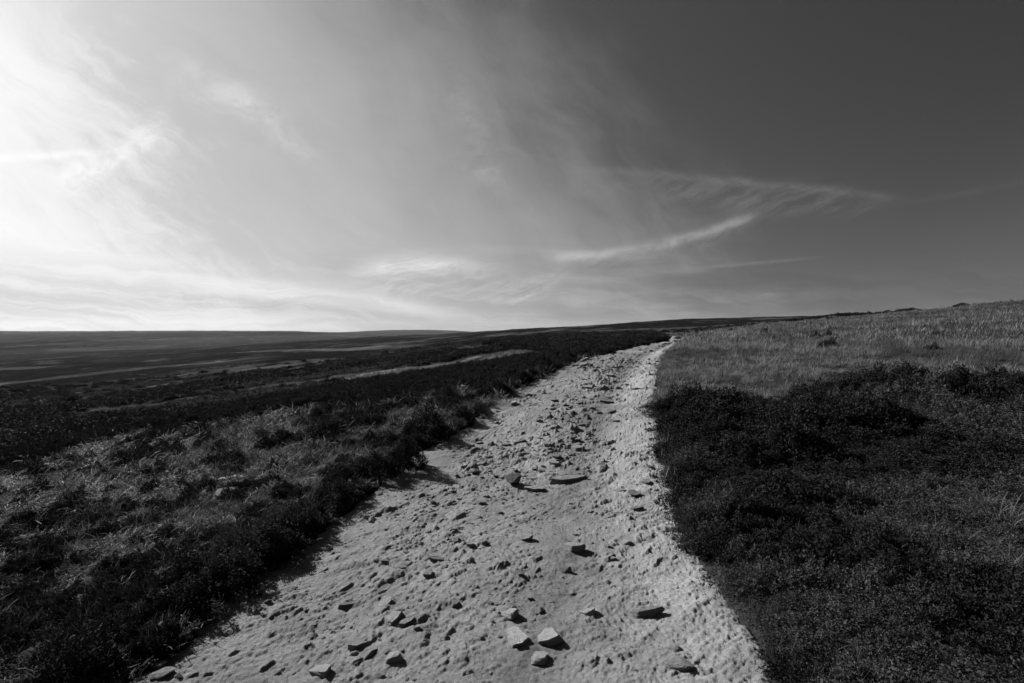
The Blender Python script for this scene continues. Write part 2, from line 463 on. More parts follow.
G_TALL = [proto('grass_tuft', blades(60, .10, .14, .006, .55, .8, 3, seed=s), m_grass) for s in (1, 2, 3)]
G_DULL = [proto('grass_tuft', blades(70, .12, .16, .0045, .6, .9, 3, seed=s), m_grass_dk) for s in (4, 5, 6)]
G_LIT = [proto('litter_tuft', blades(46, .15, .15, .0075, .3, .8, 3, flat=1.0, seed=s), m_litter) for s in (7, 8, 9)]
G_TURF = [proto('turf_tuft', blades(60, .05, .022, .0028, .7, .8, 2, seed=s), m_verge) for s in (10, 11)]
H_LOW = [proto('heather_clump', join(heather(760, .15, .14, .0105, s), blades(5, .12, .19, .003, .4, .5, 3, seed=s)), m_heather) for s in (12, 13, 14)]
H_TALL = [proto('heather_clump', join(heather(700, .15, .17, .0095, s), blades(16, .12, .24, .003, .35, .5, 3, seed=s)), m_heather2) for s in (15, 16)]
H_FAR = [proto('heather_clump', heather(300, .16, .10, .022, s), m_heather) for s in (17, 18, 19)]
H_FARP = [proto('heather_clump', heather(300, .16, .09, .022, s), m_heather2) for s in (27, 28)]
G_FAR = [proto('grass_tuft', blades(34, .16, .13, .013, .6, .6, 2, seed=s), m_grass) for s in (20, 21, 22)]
GD_FAR = [proto('grass_tuft', blades(40, .16, .11, .010, .5, .6, 2, seed=s), m_grass_dk) for s in (23, 24)]

def scatter(name, protos, x, y, scl, sz=None, z=None, tilt=.12, sink=.01):
    n = len(x)
    if z is None: z = surf(x, y)
    me = bpy.data.meshes.new(name); me.vertices.add(n)
    me.vertices.foreach_set('co', np.stack([x, y, z - sink * scl], 1).astype(np.float32).ravel())
    rot = np.stack([rng.normal(0, tilt, n), rng.normal(0, tilt, n), rng.uniform(0, 6.28, n)], 1).astype(np.float32)
    sv = np.stack([scl, scl, scl * (sz if sz is not None else 1.0)], 1).astype(np.float32)
    for k, a in (('rot', rot), ('scl', sv)):
        at = me.attributes.new(k, 'FLOAT_VECTOR', 'POINT'); at.data.foreach_set('vector', a.ravel())
    at = me.attributes.new('pick', 'INT', 'POINT'); at.data.foreach_set('value', rng.integers(0, len(protos), n).astype(np.int32))
    o = link(name, me)
    ng = bpy.data.node_groups.new(name, 'GeometryNodeTree')
    ng.interface.new_socket('Geometry', in_out='INPUT', socket_type='NodeSocketGeometry')
    ng.interface.new_socket('Geometry', in_out='OUTPUT', socket_type='NodeSocketGeometry')
    N = ng.nodes; L = ng.links
    gi, go = N.new('NodeGroupInput'), N.new('NodeGroupOutput')
    ip = N.new('GeometryNodeInstanceOnPoints'); jn = N.new('GeometryNodeJoinGeometry')
    for p in protos:
        oi = N.new('GeometryNodeObjectInfo'); oi.inputs['Object'].default_value = p; oi.inputs['As Instance'].default_value = True
        L.new(oi.outputs['Geometry'], jn.inputs[0])
    def na(k, t):
        a = N.new('GeometryNodeInputNamedAttribute'); a.data_type = t; a.inputs['Name'].default_value = k; return a.outputs['Attribute']
    L.new(gi.outputs[0], ip.inputs['Points']); L.new(jn.outputs[0], ip.inputs['Instance'])
    ip.inputs['Pick Instance'].default_value = True
    L.new(na('pick', 'INT'), ip.inputs['Instance Index'])
    e2r = N.new('FunctionNodeEulerToRotation'); L.new(na('rot', 'FLOAT_VECTOR'), e2r.inputs[0])
    L.new(e2r.outputs[0], ip.inputs['Rotation']); L.new(na('scl', 'FLOAT_VECTOR'), ip.inputs['Scale'])
    L.new(ip.outputs[0], go.inputs[0])
    md = o.modifiers.new('cover', 'NODES'); md.node_group = ng
    return o
def logpts(n, r0, r1, t0=-54, t1=54, p=1.0):
    th = np.radians(rng.uniform(t0, t1, n)); r = np.exp(rng.uniform(0, 1, n) ** p * math.log(r1 / r0)) * r0
    return r * np.sin(th), r * np.cos(th), r
def uni(n, x0, x1, y0, y1):
    return rng.uniform(x0, x1, n), rng.uniform(y0, y1, n)
def sel(m, *a): return [q[m] for q in a]

# dark heather to the right of the path
x, y = uni(60000, -.5, 14, .3, 14)
m = z_rh(x, y) & (rng.uniform(0, 1, len(x)) < np.clip(2.0 / np.hypot(x, y), .16, .62)) & (x < 1.15 * y + 2.5)
x, y = sel(m, x, y); r = np.hypot(x, y)
pale = fbm(x * .8, y * .8, 3, 101) - .12 + .42 * ss(1.6, 2.8, x) * (1 - ss(3.4, 5.4, y))
sc = rng.uniform(.7, 1.5, len(x)) * np.clip(r / 5, .85, 1.5)
edge = ss(.0, .5, x - eR(y))
hs = (.55 + 1.05 * np.clip(fbm(x * 1.3, y * 1.3, 3, 102) + .25, 0, 1.2)) * (.55 + .45 * edge)
k = pale > .22
tag(scatter('heather', H_LOW, x[~k], y[~k], sc[~k], hs[~k]), 'dense mass of dark heather growing on the slope right of the path', 'heather', kind='stuff')
tag(scatter('heather', H_TALL, x[k], y[k], sc[k], hs[k]), 'paler dry flowering heather mixed into the dark heather right of the path', 'heather', kind='stuff')
# thin grass poking out of it
x, y = uni(16000, .5, 12, .8, 12)
m = z_rh(x, y) & (fbm(x * .9 + 3, y * .9, 4, 103) + .55 * ss(1.5, 2.6, x) * (1 - ss(3.6, 5.6, y)) > .26) & (x < 1.15 * y + 2.5)
x, y = sel(m, x, y)
tag(scatter('grass', G_DULL, x, y, rng.uniform(.6, 1.05, len(x)), rng.uniform(.8, 1.3, len(x)), tilt=.25), 'thin dull grass poking through the dark heather', 'grass', kind='stuff')

# grass on the rising field
x, y, r = logpts(44000, 4, 95, 5, 56, .85)
m = z_rf(x, y) & (x > eR(y) + .02) & (fbm(x * 1.9, y * 2.6, 4, 240, .6) > -.22 + .25 * rng.uniform(-1, 1, len(x)))
x, y, r = sel(m, x, y, r)
pt = fbm(x * .35, y * .35, 4, 104) + .7 * fbm(x * 1.6, y * 2.2, 3, 105)
pale = pt > -.12
sc = (.45 + 1.15 * rng.uniform(0, 1, len(x)) ** 3 + .35 * np.clip(fbm(x * 1.9, y * 2.6, 4, 240, .6), 0, 1)) * np.clip(r / 14, .85, 2.2)
far = r > 22
tag(scatter('grass', G_TALL, *sel(pale & ~far, x, y, sc)), 'pale dry moor grass on the field right of the path', 'grass', kind='stuff')
tag(scatter('grass', G_FAR, *sel(pale & far, x, y, sc)), 'pale dry grass on the far rise of the field', 'grass', kind='stuff')
tag(scatter('grass', G_DULL, *sel(~pale & ~far, x, y, sc)), 'dull patches of grass on the field right of the path', 'grass', kind='stuff')
tag(scatter('grass', GD_FAR, *sel(~pale & far, x, y, sc)), 'dull patches of grass on the far rise of the field', 'grass', kind='stuff')
x, y, r = logpts(5000, 5, 80, 8, 56)
m = z_rf(x, y) & (fbm(x * .5, y * .5, 3, 106) > .66) & (x > eR(y) + .2)
x, y, r = sel(m, x, y, r)
tag(scatter('heather', H_LOW, x, y, rng.uniform(.5, 1.1, len(x)) * np.clip(r / 10, .8, 2.4)), 'low dark heather patches among the grass of the field', 'heather', kind='stuff')

# bank to the left: flattened bracken and grass
x, y, r = logpts(34000, 1.6, 22, -60, 12, .9)
m = z_ll(x, y) & (x < eL(y) - .05)
x, y, r = sel(m, x, y, r)
pt = fbm(x * 1.1, y * 1.1, 4, 107)
gap = fbm(x * 2.6 + 2 * fbm(x, y, 2, 201), y * 4.2, 4, 202, .6)
k = (rng.uniform(0, 1, len(x)) < .62 + .9 * pt) & (gap > -.07)
sc = rng.uniform(.5, 1.1, len(x)) * np.clip(r / 6, .7, 1.6)
kd = (gap < -.10) & (rng.uniform(0, 1, len(x)) < .18)
k3 = ((fbm(x * .9 + 7, y * .9, 3, 108) > .30) & (rng.uniform(0, 1, len(x)) < .3)) | kd
CORNER = poly([(-150,600),(0,612),(80,596),(150,600),(175,640),(140,682),(-150,682)])
k3 = (k3 | (inside(CORNER, x, y) & (rng.uniform(0, 1, len(x)) < .42)))
k = k & (~inside(CORNER, x, y) | (rng.uniform(0, 1, len(x)) < .35))
tag(scatter('bracken_litter', G_LIT, *sel(k, x, y, sc), tilt=.3), 'flattened dead bracken and stalks covering the left bank', 'dead bracken', kind='stuff')
k2 = ~k & (gap > -.12) & (rng.uniform(0, 1, len(x)) < .22)
tag(scatter('grass', G_DULL, *sel(k2, x, y, sc * .9), tilt=.3), 'dull tangled grass on the left bank', 'grass', kind='stuff')
tag(scatter('heather', H_LOW, *sel(k3, x, y, sc * .7)), 'low dark heather scattered over the left bank', 'heather', kind='stuff')
x, y, r = logpts(3500, 5, 26, -52, 14)
d = np.abs(fbm(x * .2, y * .2, 2, 109)); m = z_ll(x, y) & (x < eL(y) - .6) & (r > 8)
x, y, r = sel(m, x, y, r)
tag(scatter('grass', G_TALL, x, y, rng.uniform(.5, 1., len(x))), 'pale upright grass along the brow of the left bank', 'grass', kind='stuff')

# heather moor below and beyond
x, y, r = logpts(70000, 5, 150, -56, 40)
m = ~z_ll(x, y) & (x < eL(y) - .08 - .022 * y) | ((r > 90) & (x < y * .9))
x, y, r = sel(m, x, y, r)
thr_ = rng.uniform(.02, .16, len(x))
keep = (strips(x, y) < thr_) & (strips(x * .975, y * .975) < thr_) & (rng.uniform(0, 1, len(x)) < .85)
x, y, r = sel(keep, x, y, r)
sc = rng.uniform(.7, 1.4, len(x)) * np.clip(r / 14, .9, 4)
kk = (r < 60 + 80 * rng.uniform(0, 1, len(r))) & ((r < 60) | (fbm(x * .06, y * .04, 6, 32, .62) < .2)); x, y, r, sc = sel(kk, x, y, r, sc)
k = r < 16
tag(scatter('heather', H_LOW, *sel(k, x, y, sc)), 'dark heather just beyond the brow of the left bank', 'heather', kind='stuff')
k5 = ~k & (fbm(x * .09, y * .06, 5, 230, .6) + rng.normal(0, .12, len(x)) > .1); k6 = ~k & ~k5
tag(scatter('heather', H_FAR, *sel(k6, x, y, sc), sz=.8), 'dark heather covering the moor below and beyond', 'heather', kind='stuff')
tag(scatter('heather', H_FARP, *sel(k5, x, y, sc), sz=.6), 'greyer faded heather in patches over the moor below', 'heather', kind='stuff')
x, y, r = logpts(30000, 14, 160, -56, 30)
m = (~z_ll(x, y)) & (x < eL(y) - .3) & (fbm(x * .05, y * .04, 5, 110, .62) + 2.2 * strips(x, y) > .20)
x, y, r = sel(m, x, y, r)
tag(scatter('grass', GD_FAR, x, y, rng.uniform(.6, 1.2, len(x)) * np.clip(r / 22, .8, 3)), 'pale grassy strips running across the heather moor', 'grass', kind='stuff')

# bleached turf on the right-hand verge of the path
x, y = uni(26000, .2, 6, 1.2, 16)
ac = (x - eL(y)) / (eR(y) - eL(y))
m = (ac > .60) & (ac < 1.02) & (rng.uniform(0, 1, len(x)) < np.clip(3 / y, .2, 1)) & (ac + .16 * fbm(x * 2.2, y * 1.2, 4, 79) > .80)
x, y = sel(m, x, y)
tag(scatter('turf', G_TURF, x, y, rng.uniform(.6, 1.2, len(x)) * np.clip(y / 4, 1, 2)), 'short bleached turf along the right edge of the path', 'turf', kind='stuff')

x, y = uni(9000, -6, 4, 1.2, 16)
d = eL(y) - x
m = (d > .10) & (d < .20 + .5 * np.clip(fbm(x * 1.4, y * 1.4, 3, 191) + .35, 0, 1) * np.clip(y / 4, .8, 1.6)) & (rng.uniform(0, 1, len(x)) < np.clip(3.5 / y, .3, 1))
x, y = sel(m, x, y)
tag(scatter('heather', H_LOW + H_TALL[:1], x, y, rng.uniform(.4, 1.1, len(x)), rng.uniform(.6, 1.3, len(x)), tilt=.3), 'ragged heather fringe along the left edge of the path', 'heather', kind='stuff')

x, y = uni(9000, .3, 6, 1.3, 14)
dR = eR(y) - x
m = (dR > -.1) & (dR < .42) & (fbm(x * 5, y * 5, 4, 250, .65) > .10 + .9 * dR.clip(0, 1)) & (rng.uniform(0, 1, len(x)) < np.clip(4 / y, .3, 1))
x, y = sel(m, x, y)
tag(scatter('turf', G_DULL[:2] + H_LOW[:1], x, y, rng.uniform(.12, .34, len(x)), tilt=.4), 'broken dark turf and heather bits along the crumbled right edge of the path', 'turf', kind='stuff')

# ------------------------------------------------------------------ stones
def ico(sub):
    import bmesh
    bm = bmesh.new(); bmesh.ops.create_icosphere(bm, subdivisions=sub, radius=1.0)
    V = np.array([v.co[:] for v in bm.verts]); Fq = np.array([[v.index for v in f.verts] for f in bm.faces]); bm.free()
    return V, Fq
I4 = ico(5); I3 = ico(3)
def noise3(V, f, seed):
    return (fbm(V[:, 0] * f + V[:, 2] * 1.7 * f, V[:, 1] * f - V[:, 2] * 1.1 * f, 4, seed))
def rock_mesh(name, seed, kind='block', hi=True, mat=None):
    g = np.random.default_rng(seed); V, Fq = (I4 if hi else I3); V = V.copy()
    ncut = {'block': 9, 'slab': 13, 'round': 5, 'shard': 8}[kind]
    for i in range(ncut):
        n = g.normal(0, 1, 3)
        if kind == 'slab' and i < 2: n = np.array([g.normal(0, .12), g.normal(0, .12), 1.0 if i == 0 else -1.0])
        elif kind == 'slab': n[2] *= .15
        n /= np.linalg.norm(n)
        d = g.uniform(.42, .75) if kind != 'round' else g.uniform(.7, .95)
        if kind == 'slab' and i < 2: d = .45
        s = V @ n; k = s > d
        V[k] -= np.outer((s[k] - d) * (.985 if kind == 'slab' and i < 2 else .91), n)
    V = V * (1 + .07 * noise3(V, 1.8, seed))[:, None] * (1 + .05 * noise3(V, 6, seed + 1))[:, None]
    V /= np.abs(V).max(0)[None, :]
    me = mesh_np(name, V * .5, Fq, mat or m_rock, None, smooth_=True, corners=3)
    return me
MB = {k: [rock_mesh('stone', 500 + 10 * i + s, k) for s in range(5)] for i, k in enumerate(('block', 'slab', 'round', 'shard'))}
MP = {k: [rock_mesh('pale_stone', 560 + 10 * i + s, k, mat=m_rock_pale) for s in range(3)] for i, k in enumerate(('block', 'slab', 'round'))}

def place_stone(name, u, v, wpx, hpx, kind, label, rz=None, pale=False, group=None, depth=None, bury=.38, tiltx=None, i=0, xy=None):
    """wpx, hpx: width and standing height it shows in the photograph, turned into metres where it lies"""
    if xy is None: xy = pix(u, v)
    x, y = xy; d = y
    w = wpx / F * d; 
    h = hpx / F * d * (.72 if pale else .85)
    dep = (depth or .8) * w
    M = (MP if pale else MB)[kind]; me = M[i % len(M)]
    z = float(surf(x, y)[0]) if False else float(np.mean(surf(np.array([x, x + w * .2, x - w * .2]), np.array([y, y, y]))))
    o = link(name, me, (x, y, z + h * (.5 - bury)))
    o.rotation_euler = ((tiltx if tiltx is not None else float(rng.normal(0, .10))), float(rng.normal(0, .10)) - (.12 if pale else 0), float(rz if rz is not None else rng.uniform(-.6, .9)))
    o.scale = (w, dep, h)
    tag(o, label, 'stone' if name == 'stone' else 'rock', group)
    return o
S = place_stone
#      u    v   w  h  kind   label
HERO = [
 (514,483,19,15,'block','dark upright squarish stone standing mid path, just left of the long low slab',dict(rz=.35,bury=.15)),
 (567,480,46,10,'slab','long low tilted slab lying across the middle of the path',dict(rz=.42,depth=.25,bury=.40,tiltx=.1,i=0)),
 (372,520,12,7,'block','small dark stone alone near the left edge, below the round shrubs',dict()),
 (428,580,14,7,'block','dark low stone left of centre on the path, with a crumbled ridge above it',dict(rz=.5)),
 (455,609,11,8,'block','small dark angular stone up-left of the group of pale flat slabs',dict()),
 (573,548,24,11,'slab','broad dark stone mid path with broken pieces leaning on its right end',dict(rz=.3,tiltx=-.2)),
 (564,569,14,10,'shard','pointed dark stone just below the broad one mid path',dict()),
 (540,613,12,9,'shard','small pyramid-shaped dark stone above the right one of the pale flat slabs',dict()),
 (589,614,19,13,'block','two-toned stone with pale top and black right side, alone on smooth sand',dict(pale=True,rz=.2)),
 (517,642,26,11,'slab','upright-oval pale flat slab, left one of the touching pair near the bottom',dict(pale=True,depth=1.25,rz=.25,bury=.56)),
 (548,640,31,12,'slab','widest pale flat slab, right one of the touching pair near the bottom',dict(pale=True,depth=.9,rz=-.1,bury=.56,i=1)),
 (539,661,24,14,'block','pale-topped stone wedged just under the touching pair of flat slabs',dict(pale=True,rz=.6,i=1,bury=.45)),
 (509,619,28,9,'slab','sloping pale slab half buried just above the touching pair',dict(rz=-.35,bury=.45,tiltx=-.15,pale=True,i=2)),
 (355,645,26,9,'slab','broad dark-sided step of rock on the lower left of the path',dict(rz=.1,bury=.4)),
 (371,656,18,8,'shard','slanting thin stone between the rock step and the blunt pale boulder',dict(rz=.8,depth=.4)),
 (396,661,22,13,'block','blunt pale-topped boulder with black right face at lower left of path',dict(pale=True,rz=.4,i=2)),
 (380,676,11,10,'shard','small dark pointed stone under the blunt pale-topped boulder',dict()),
 (313,633,12,8,'shard','dark pointed stone near the lower left edge of the path',dict()),
 (386,606,22,7,'slab','pale flat slab, upper one of the three leaning in a fan lower left',dict(rz=.6,pale=True,bury=.4)),
 (394,623,22,8,'slab','pale slab slanting up to the right, middle one of the fan of three',dict(rz=.85,pale=True,bury=.35,i=1,depth=.55)),
 (406,628,20,7,'slab','narrow slab slanting up to the right, lowest of the fan of three',dict(rz=.8,bury=.35,depth=.4)),
 (322,674,26,10,'slab','broad half-buried pale slab at the bottom edge, lower left of the path',dict(pale=True,rz=.1,bury=.35,i=2)),
 (350,605,28,6,'slab','thin blade-like edge of rock slanting across the lower left path',dict(rz=.55,depth=.2,bury=.45)),
 (483,547,13,8,'block','dark stone, right one of the row of three left of the path centre',dict()),
 (457,545,9,6,'block','small dark stone, left one of the row of three left of the path centre',dict()),
 (470,549,10,5,'slab','low stone, middle one of the row of three left of the path centre',dict()),
 (437,564,19,5,'slab','thin curved edge of rock above the dark low stone left of centre',dict(rz=.3,depth=.3)),
 (499,511,10,6,'block','small stone below the dark upright squarish stone',dict()),
 (486,495,7,5,'block','tiny dark stone left and just below the upright squarish stone',dict()),
 (480,502,12,5,'slab','low dark stone beside the tiny one left of the upright squarish stone',dict(rz=.5)),
 (524,539,18,6,'slab','flat stone up-left of the broad dark stone mid path',dict(rz=.3)),
 (534,487,22,6,'slab','rubbly low stone touching the right side of the upright squarish stone',dict(rz=.4,bury=.4)),
 (519,577,9,5,'block','small stone left of the pointed dark stone mid path',dict()),
 (530,600,8,5,'block','very small dark stone above the pyramid-shaped one',dict()),
 (417,634,8,7,'block','small two-toned stone at the right end of the fan of three slabs',dict(pale=True)),
 (645,614,40,10,'slab','lens-shaped dark slab edge in the pale verge, lower right of the path',dict(rz=.05,depth=.35,bury=.3,tiltx=-.35)),
 (672,650,20,12,'round','rounded pale stone in the bleached verge near the bottom right',dict(pale=True,bury=.35)),
 (678,670,30,13,'round','wide rounded stone with black underside, lowest in the bleached verge',dict(bury=.25,depth=.6)),
 (634,675,7,6,'block','tiny dark stone left of the wide rounded stone at the bottom',dict()),
 (626,543,12,8,'block','pale-topped stone, right one of the trio right of the path centre',dict(pale=True)),
 (608,546,8,6,'block','small dark stone, left one of the trio right of the path centre',dict()),
 (613,557,9,6,'block','small pale stone, lowest one of the trio right of the path centre',dict(pale=True,i=1)),
 (634,500,14,6,'slab','dark low stone at the foot of the bleached verge, mid right',dict(rz=.4)),
 (646,486,13,5,'slab','low stone in the bleached verge level with the long low slab',dict(rz=.4)),
 (621,494,10,4,'slab','thin flat stone beside the verge right of the long low slab',dict()),
 (636,513,16,5,'slab','thin dark slab edge above the pair of dots mid right',dict(rz=.2,depth=.4)),
 (628,522,6,5,'block','tiny dark stone, left of a close pair mid right',dict()),
 (637,522,5,5,'block','tiny dark stone, right of a close pair mid right',dict()),
 (691,597,8,6,'block','small dark stone embedded in the bleached verge by the heather',dict()),
 (573,438,11,8,'block','dark stone standing out above the middle of the path',dict(bury=.15)),
 (577,448,15,6,'slab','low dark stone just below the standing one in the upper path',dict(rz=.3)),
 (542,450,10,5,'slab','dark flat stone left of the standing one in the upper path',dict()),
 (606,401,17,5,'slab','dark slab edge in the upper right part of the path',dict(rz=.1,depth=.4)),
 (580,398,12,4,'slab','low slab in the upper part of the path left of the dark slab edge',dict()),
 (564,407,11,4,'slab','dark low stone in the upper left part of the path',dict()),
 (591,409,9,4,'slab','small slab below the dark slab edge in the upper path',dict()),
 (588,418,9,6,'block','dark little stone under the small slab in the upper path',dict()),
 (613,420,13,4,'block','low stone near the right wheel line of the upper path',dict()),
 (467,450,7,6,'block','small stone alone on the left edge below the round shrub',dict()),
 (462,464,7,4,'block','small dark stone on smooth sand near the left edge, mid distance',dict()),
 (602,466,8,5,'block','dark stone on the smooth strip up-right of the long low slab',dict()),
 (609,376,12,3,'slab','slab edge far up the path where it narrows',dict()),
 (588,388,13,3,'slab','flat slab far up the path, left of the middle',dict()),
 (635,388,16,3,'slab','long flat slab far up the path near its right side',dict()),
 (602,362,5,4,'block','little dark stone near the top of the path, left side',dict()),
 (630,362,8,3,'block','little dark stone near the top of the path, right side',dict()),
 (554,466,11,4,'slab','low stone just above the long low slab',dict()),
 (520,441,14,4,'slab','thin rock rib in the upper left path, right one of two',dict(rz=.5,depth=.3)),
 (506,445,14,4,'slab','thin rock rib in the upper left path, left one of two',dict(rz=.5,depth=.3)),
 # along the left edge and on the bank
 (296,558,12,8,'round','pale rounded stone against the shadowed heather on the left edge',dict(pale=True)),
 (206,551,12,7,'block','small pale stone on the left bank above the big dark heather clump',dict(pale=True)),
 (229,483,32,6,'slab','flat pale slab lying in the bracken high on the left bank',dict(pale=True,rz=.1,bury=.2)),
 (226,502,26,9,'slab','tilted slab with shaded front, just below the flat pale one on the bank',dict(rz=.3,bury=.2)),
 (85,605,19,7,'slab','pale-topped flat stone alone far left on the bank',dict(pale=True,i=1,bury=.15)),
 (163,646,19,20,'block','dark upright stone at the foot of the heather, bottom left',dict(bury=.15,rz=.2,i=2)),
 (174,640,10,9,'round','small pale round stone against the right side of the dark upright stone',dict(pale=True,i=1)),
 (186,640,12,7,'block','second pale stone in the short row leading right from the dark upright stone',dict(pale=True)),
 (154,669,36,5,'slab','thin pale plank-like slab at the bottom left of the path',dict(pale=True,depth=.35,rz=.0,bury=0,i=2)),
 (159,679,28,12,'block','boulder directly under the thin pale plank-like slab',dict(rz=.3,i=1)),
 (101,681,20,8,'slab','broken slab in the grass at the bottom edge, far left',dict(rz=.4)),
 (334,521,12,9,'round','pale stone tucked under the heather on the left edge, lower of two',dict(pale=True,i=2)),
 (312,541,10,5,'block','low stone on the left edge between heather and sand',dict()),
 (129,502,16,7,'slab','shaded slab in the bracken left of the tilted slab',dict(rz=.2)),
 (199,633,12,7,'block','dull stone at the edge of the sand below the big heather clump',dict()),
 (453,438,9,8,'round','pale stone at the foot of the round dark shrub',dict(pale=True)),
 (443,447,12,7,'round','pale-topped stone, left neighbour of the one at the foot of the shrub',dict(pale=True,i=1)),
 (427,447,10,6,'block','stone between the two round dark shrubs',dict()),
 (408,480,9,7,'block','small stone right under the lower round shrub',dict()),
 (514,405,11,5,'slab','pale flat stone on the left edge in the upper path',dict(pale=True)),
 (528,395,8,6,'block','pale stone above the flat one on the left edge in the upper path',dict(pale=True)),
 (497,423,7,5,'block','small pale stone on the left edge halfway up the path',dict(pale=True,i=1)),
]
for n_, h_ in enumerate(HERO):
    kw = dict(i=n_ % 5); kw.update(h_[6])
    S('stone', h_[0], h_[1], h_[2], h_[3], h_[4], h_[5], **kw)
HX = np.array([pix(h_[0], h_[1]) for h_ in HERO])

# many lesser stones: the ones that show, each an object of its own
low = [rock_mesh('small_stone', 700 + s, k, hi=False) for s, k in enumerate(('block', 'shard', 'slab', 'block', 'slab', 'round'))]
cnt = {}
def lesser(n, band, label, gname, r0, r1):
    made = 0; tries = 0
    while made < n and tries < 20000:
        tries += 1
        Y_ = math.exp(rng.uniform(math.log(r0), math.log(r1))); ac = rng.uniform(*band)
        X_ = float(eL(np.array([Y_]))[0] * (1 - ac) + eR(np.array([Y_]))[0] * ac)
        if rng.uniform() > float(rough_map(np.array([X_]), np.array([Y_]))[0]) ** .8 + .06: continue
        if np.min(np.hypot(HX[:, 0] - X_, HX[:, 1] - Y_)) < .07 * Y_ / 3: continue
        px = min(rng.lognormal(1.3 if Y_ < 5 else 1.6, .5), 15)
        o = S('stone', 0, 0, px, px * rng.uniform(.24, .55), 'block', label, bury=.36, group=gname, xy=(X_, Y_), depth=rng.uniform(.6, 1.2), rz=rng.uniform(-.3, 1.3))
        o.data = low[int(rng.integers(0, len(low)))]
        made += 1
lesser(55, (.12, .72), 'small loose stone among the many scattered over the near path', 'small stones scattered over the near path', 2.1, 5.0)
lesser(112, (.10, .80), 'small stone among the rubble strewn across the upper path', 'small stones strewn across the upper path', 5.0, 14)
lesser(20, (.10, .80), 'tiny stone on the path far up near its vanishing bend', 'stones far up the path', 14, 30)
lesser(22, (-.04, .08), 'small stone along the left edge where sand meets heather', 'small stones along the left edge', 2.2, 16)

# gravel
GR = [bpy.data.objects.new('pebble', rock_mesh('pebble', 800 + s, 'block', hi=False)) for s in range(3)]
x, y = uni(110000, -2.4, 6, 1.2, 15)
m = z_path(x, y) & (rng.uniform(0, 1, len(x)) < np.clip((2.4 / y) ** 1.2, 0, 1) * (.10 + .90 * rough_map(x, y)) * (.35 + 1.2 * ss(-.1, .35, fbm(x * 2.2, y * 2.2, 3, 220))))
x, y = sel(m, x, y)
tag(scatter('gravel', GR, x, y, np.minimum(rng.lognormal(-4.5, .62, len(x)), .045) * np.clip(y / 3, 1, 2.5), rng.uniform(.35, .7, len(x)), sink=.05), 'loose gravel and grit covering the path', 'gravel', kind='stuff')

# ------------------------------------------------------------------ heather shrubs along the left edge, each a thing
SH = []
for s in range(4):
    V, Fq, t = heather(2600, .5, .55, .021, 30 + s)
    SH.append(mesh_np('shrub_foliage', V, Fq, m_heather, {'tone': t}, smooth_=False))
def stems_mesh(seed):
    g = np.random.default_rng(seed); Vs, Fs = [], []
    for i in range(26):
        a = g.uniform(0, 6.28); r1 = .40 * math.sqrt(g.uniform()); p0 = np.array([g.normal(0, .05), g.normal(0, .05), -.06]); p1 = np.array([r1 * math.cos(a), r1 * math.sin(a), .36 * (1 - r1)])
        k = len(Vs)
        for f, w in ((0, .009), (.5, .006), (1, .003)):
            c = p0 * (1 - f) + p1 * f; c[2] -= .08 * math.sin(f * 3.14) * (r1 > .2)
            for q in range(4):
                Vs.append(c + w * np.array([math.cos(q * 1.571), math.sin(q * 1.571), 0]))
        for s in range(2):
            for q in range(4):
                Fs.append([k + 4 * s + q, k + 4 * s + (q + 1) % 4, k + 4 * s + 4 + (q + 1) % 4, k + 4 * s + 4 + q])
    return mesh_np('shrub_stems', np.array(Vs), np.array(Fs), m_twig)
ST = stems_mesh(3)
def shrub(u, v, wpx, hpx, label, group=None, xy=None, i=0, name='heather_shrub', cat='shrub', dep=1.0, parts=True):
    x, y = pix(u - (14 if v > 480 else 4), v) if xy is None else xy
    w = wpx / F * y * (.82 if v > 480 else 1); h = hpx / F * y / .55 * (.55 if v > 490 else 1.05)
    o = bpy.data.objects.new(name, None); o.empty_display_size = .1; col.objects.link(o)
    o.location = (x, y, float(surf(x, y)[0]) - .02); o.rotation_euler.z = float(rng.uniform(0, 6.28)) if dep == 1.0 else .6
    o.scale = (w, w * dep, h)
    tag(o, label, cat, group)
    f = link('foliage', SH[i % 4]); f.parent = o
    if parts: s = link('stems', ST); s.parent = o
    return o
SHR = [
 (431,440,44,27,'round dark shrub bulging over the left edge, upper of the two round ones'),
 (409,470,38,29,'round dark shrub at the left edge, lower of the two round ones'),
 (384,478,40,22,'low dark shrub left of the lower round one'),
 (350,505,66,36,'wide dark shrub on the left edge with pale stones tucked under it'),
 (318,528,56,34,'dark shrub on the left edge just below the wide one'),
 (282,560,80,50,'tall dark shrub whose shadow falls on the sand above the pale rounded stone'),
 (245,592,80,46,'dark shrub filling the left edge below the tall one'),
 (205,615,90,44,'broad dark shrub above the short row of pale stones, lower left'),
 (130,655,80,26,'dark shrub left of the dark upright stone in the lower left corner'),
 (50,675,130,34,'largest low shrub in the bottom left corner'),
 (10,600,70,30,'dark shrub at the left border of the bank'),
 (482,416,26,11,'small shrub on the left edge halfway up the path'),
 (452,404,34,12,'low shrub just above and behind the upper round one'),
 (500,396,30,13,'low shrub on the left edge above the small one halfway up'),
 (515,383,34,14,'wide low shrub where the left edge starts bending right'),
 (545,369,30,11,'dark shrub on the bend, below a row of smaller ones'),
 (566,362,26,10,'dark shrub on the bend right of the wide low one'),
 (582,356,22,8,'dark shrub further round the bend'),
 (120,520,60,20,'flat dark shrub in the middle of the left bank'),
 (240,470,40,14,'low dark shrub high on the left bank above the flat pale slab'),
 (330,440,46,16,'low dark shrub high on the bank near the brow'),
]
for n_, s_ in enumerate(SHR): shrub(*s_, i=n_)
